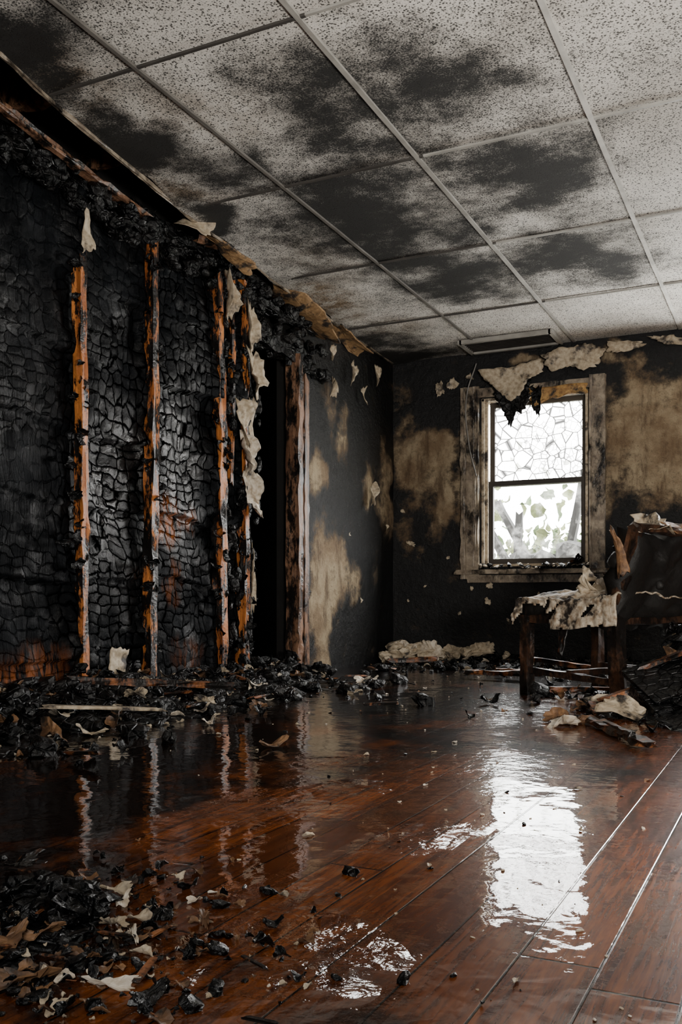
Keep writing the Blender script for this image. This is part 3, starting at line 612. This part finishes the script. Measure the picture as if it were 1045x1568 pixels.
def hL(X,Y):
    d=X-XL
    return (.17*np.exp(-(d/.30)**1.2)*(.35+1.3*fbm(X*5,Y*3.2,5,4))+.055*np.exp(-((d-.5)/.35)**2)*(fbm(X*4,Y*4,15,4)-.42)*3)*sstep(1.4,2.4,Y)-.028+.035*(fbm(X*16,Y*16,25,3)-.5)
mb=MB(); mound(mb,XL,-1.95,1.5,5.3,hL)
scatter(mb,600,lambda:(XL+.05+abs(rng.normal(0,.42)),rng.uniform(2.0,5.4)),hL,.010,.06,(.68,.10,.10,.07,.05))
for x,y,s,m in[(-2.62,3.3,.08,1),(-2.45,3.6,.07,1),(-2.4,2.9,.08,2),(-2.3,3.35,.05,1),(-2.55,3.95,.05,1),(-2.35,2.5,.11,2),(-2.75,4.2,.06,1)]:
    mb.flake((x,y,max(0,float(hL(x,y)))+.03),s,m,tilt=.3,asp=.4,curl=.3,sub=6)
mb.stick((-2.62,2.75,.09),(-2.38,3.15,.05),.05,.012,1,10,.1); mb.stick((-2.9,3.2,.15),(-2.5,3.9,.08),.04,.03,3,10,.2)
mb.obj('charred_debris_pile',MATS)
def hB(X,Y):
    d=YB-Y
    return .10*np.exp(-(d/.28)**1.3)*(.3+1.4*fbm(X*4,Y*5,6,4))+.04*np.exp(-((d-.9)/.5)**2)*(fbm(X*3.5,Y*4,35,4)-.45)*3-.03+.03*(fbm(X*15,Y*15,2,3)-.5)
mb=MB(); mound(mb,-2.98,.4,5.4,YB-.03,hB)
scatter(mb,460,lambda:(rng.uniform(-2.93,-.2),YB-.07-abs(rng.normal(0,.62))),hB,.010,.055,(.72,.08,.09,.06,.05))
for i in range(14):
    x=rng.uniform(-2.92,-2.65); y=rng.uniform(6.6,7.1); mb.chunk((x,y,.04+.14*rng.random()*(y-6.4)),rng.uniform(.025,.075),1,(1.3,.8,.6),lvl=2,amp=.9)
for i in range(16):
    x=rng.uniform(-2.7,-2.0); mb.chunk((x,YB-rng.uniform(.08,.25),rng.uniform(.03,.11)),rng.uniform(.02,.05),1,(1.5,.8,.6),lvl=2,amp=.9)
for x,ty in((-2.84,1.2),(-2.76,.6),(-2.6,1.1),(-2.45,.5),(-2.25,.8),(-2.7,.3)): mb.sheet((x,YB-rng.uniform(.14,.35),.10),rot(ty,rng.uniform(-.4,.4),rng.uniform(-.6,.6)),[(-.12,-.06),(.12,-.07),(.14,.02),(0,.09),(-.1,.05)],1 if ty<1 else 4,jag=.2,curl=.03,th=.014,rough=.02)
mb.stick((-2.75,6.5,.05),(-2.45,6.65,.06),.05,.03,3,10,.2); mb.stick((-1.9,5.75,.04),(-1.5,5.68,.05),.06,.03,3,12,.2); mb.stick((-1.75,5.9,.05),(-1.35,5.6,.06),.04,.03,3,12,.2); mb.stick((-1.6,6.3,.1),(-1.1,6.1,.06),.05,.03,3,12,.2)
mb.obj('plaster_rubble_pile',MATS)
def hR(X,Y): return .26*np.exp(-(((X+.25)/.38)**2+((Y-4.75)/.6)**2))*(.5+fbm(X*5,Y*5,8,4))+.03*(fbm(X*9,Y*9,12,3)-.55)-.015
mb=MB(); mound(mb,-1.3,.6,3.6,6.0,hR)
scatter(mb,240,lambda:(rng.normal(-.45,.35),rng.normal(4.65,.45)),hR,.012,.07,(.62,.10,.1,.12,.06))
mb.box((-.47,4.28,.17),(.34,.30,.03),rot(.45,-.35,.5),0,.01); mb.box((-.46,4.22,.10),(.30,.26,.05),rot(.35,-.3,.5),0,.012)
mb.stick((-.62,4.35,.20),(-.1,4.45,.42),.09,.02,3,14,.15); mb.stick((-.75,4.25,.06),(-.1,4.7,.34),.06,.03,3,14,.2)
mb.stick((-.76,3.86,.02),(-.44,3.22,.025),.045,.022,3,16,.22); mb.stick((-.70,3.8,.02),(-.50,3.28,.045),.025,.02,3,12,.22)
mb.sheet((-.66,4.03,.05),rot(.5,.15,.3),[(-.10,-.05),(.09,-.06),(.10,.04),(.0,.07),(-.08,.04)],1,jag=.15,curl=.02,th=.02); mb.chunk((-.80,4.35,.04),.05,1,(1.2,.8,.5),amp=.8)
mb.stick((-1.15,4.85,.04),(-.72,4.95,.045),.04,.025,3,12,.2); mb.stick((-.5,4.5,.3),(-.1,4.9,.55),.12,.03,0,14,.2)
for i in range(14): mb.flake((rng.normal(-.35,.15),rng.normal(4.5,.2),.25+rng.uniform(0,.12)),rng.uniform(.05,.1),int(rng.choice([0,0,1,2,3])),tilt=.8,curl=.4)
mb.obj('broken_furniture_debris',MATS)
def hF(X,Y): return .022*np.exp(-(((X+1.06)/.28)**2+((Y-1.0)/.32)**2))*(.0+2.*fbm(X*9,Y*9,4,4))-.016+.010*(fbm(X*30,Y*30,6,3)-.5)
mb=MB(); mound(mb,-1.9,-.5,.55,1.6,hF,.012)
scatter(mb,760,lambda:(rng.normal(-1.0,.20),rng.normal(.97,.21)),hF,.003,.018,(.52,.11,.22,.13,.02))
for k in range(7): mb.chunk((-1.07+rng.uniform(-.06,.06),1.13+rng.uniform(-.035,.035),.018+rng.uniform(0,.014)),rng.uniform(.018,.034),0,(1.3,.9,.65),lvl=3,amp=.9)
for x,y,s,a,m in[(-1.03,1.25,.045,.4,1),(-.99,1.21,.05,.3,4),(-.87,1.09,.05,.22,4),(-.93,1.12,.04,.3,1),(-.79,.94,.045,.25,4),(-1.0,.98,.06,.4,2),(-.9,.9,.07,.35,2),(-1.15,1.0,.06,.4,2),(-.72,.93,.05,.4,0),(-1.3,1.3,.05,.4,3),(-1.22,.95,.06,.5,0),(-.82,1.2,.035,.3,2),(-.98,1.02,.045,.3,2),(-1.1,.93,.05,.4,1),(-.88,1.0,.04,.3,2)]:
    mb.flake((x,y,max(0,float(hF(x,y)))+.012),s,m,tilt=.2,asp=a,curl=.2,sub=7,jag=.28)
mb.obj('ash_and_paper_debris',MATS)
mb=MB()
for i in range(240):
    y=rng.uniform(1.0,6.2); x=-.45*y+rng.uniform(-.30,.36)*y*.95-.05
    if x<XL+.6: continue
    s=(.0010+.0035*rng.random()**3)*(1+y*.25)
    if rng.random()<.7: mb.chunk((x,y,s*.3),s,int(rng.choice([1,0,4,0])),lvl=1,sc=(1.3,.8,.5))
    else: mb.flake((x,y,s*.3+.001),s*2.2,int(rng.choice([1,2,0,4])),tilt=.1,curl=.15,sub=2,rings=2)
for x,y,s in[(-.93,1.75,.02),(-.42,2.05,.015),(-.52,2.5,.018),(-.62,1.65,.012),(-1.25,2.75,.02),(-1.8,3.3,.02),(-.33,1.2,.012)]: mb.flake((x,y,.004),s,1,tilt=.08,asp=.4)
mb.obj('scattered_plaster_crumbs',MATS)
# ================================================================= OUTSIDE
mb=MB(); mb.box((-2,17,-.35),(40,19,.1)); mb.obj('ground_outside',[mat_simple('pale_ground',(.16,.18,.11),.9)])
mb=MB()
for i in range(1500):
    c=(rng.normal(-3.1,.9),10.9+rng.uniform(-.7,.7),abs(rng.normal(.55,.6))-.1); mb.flake(c,rng.uniform(.05,.13),int(rng.choice([0,1])),tilt=1.5,curl=.3,sub=2,rings=2)
mb.obj('overgrown_bush',[mat_simple('leaf_green',(.05,.09,.016),.6),mat_simple('leaf_yellow',(.12,.14,.04),.6)])
mb=MB()
for a,b,w_ in[((-2.95,8.6,1.75),(-2.05,8.5,.2),.08),((-2.6,8.8,1.45),(-1.95,8.7,.3),.07),((-1.70,8.5,1.7),(-2.0,8.5,.1),.09),((-2.6,8.4,.72),(-1.5,8.5,1.02),.08),((-2.1,8.3,.55),(-1.5,8.3,.7),.07),((-1.9,8.6,.4),(-1.83,8.6,1.1),.07),((-2.35,8.5,.6),(-2.3,8.5,1.3),.05)]: mb.stick(a,b,w_,.06,0,12,.1)
for i in range(26): mb.chunk((rng.uniform(-2.45,-1.45),8.3,rng.uniform(.45,.92)),rng.uniform(.05,.14),0)
mb.box((-1.9,8.4,.1),(2.6,.3,.75),None,0,.03)
mb.obj('collapsed_timber',[mat_simple('grey_timber',(.018,.017,.016),.8)])
# ================================================================= LIGHT
w=bpy.data.worlds.new('overcast_sky'); scene.world=w; w.use_nodes=True; nt=w.node_tree; bg=nt.nodes['Background']
bg.inputs[0].default_value=(1,.985,.96,1); bg.inputs[1].default_value=26.
def area(name,loc,sx,sy,p,col=(1,1,1),spread=3.14):
    l=bpy.data.lights.new(name,'AREA'); l.shape='RECTANGLE'; l.size=sx; l.size_y=sy; l.energy=p; l.color=col; l.spread=spread
    o=bpy.data.objects.new(name,l); scene.collection.objects.link(o); o.location=loc; return o
def aim(o,t): o.rotation_euler=(Vector(t)-o.location).to_track_quat('-Z','Y').to_euler()
a=area('window_portal',((W1[0]+W1[1])/2,YB+.18,(W1[2]+W1[3])/2),W1[1]-W1[0],W1[3]-W1[2],1); a.data.cycles.is_portal=True; aim(a,((W1[0]+W1[1])/2,0,(W1[2]+W1[3])/2))
a=area('front_fill_portal',((FW[0]+FW[1])/2,YF-.02,(FW[2]+FW[3])/2),1.0,.8,1); a.data.cycles.is_portal=True; aim(a,((FW[0]+FW[1])/2,5,(FW[2]+FW[3])/2))  # portal for the added fill opening in the front wall
a=area('daylight_second_window',(-.05,YB+.25,1.45),.95,1.4,180,(1,.985,.96)); aim(a,(-1.6,4.0,1.2))
a=area('ceiling_fill',(1.0,.6,.75),.5,.35,76,(1,.935,.85),2.0); aim(a,(-1.3,4.9,2.6))  # added lamp out of view, aimed up to brighten the ceiling
# ================================================================= CAMERA
cd=bpy.data.cameras.new('camera'); cam=bpy.data.objects.new('camera',cd); scene.collection.objects.link(cam)
cam.location=(0,0,.5); cam.rotation_euler=(math.radians(90),0,math.radians(26)); cd.sensor_fit='VERTICAL'; cd.sensor_height=36; cd.lens=32.8; cd.shift_y=.0867; cd.clip_start=.02
scene.camera=cam
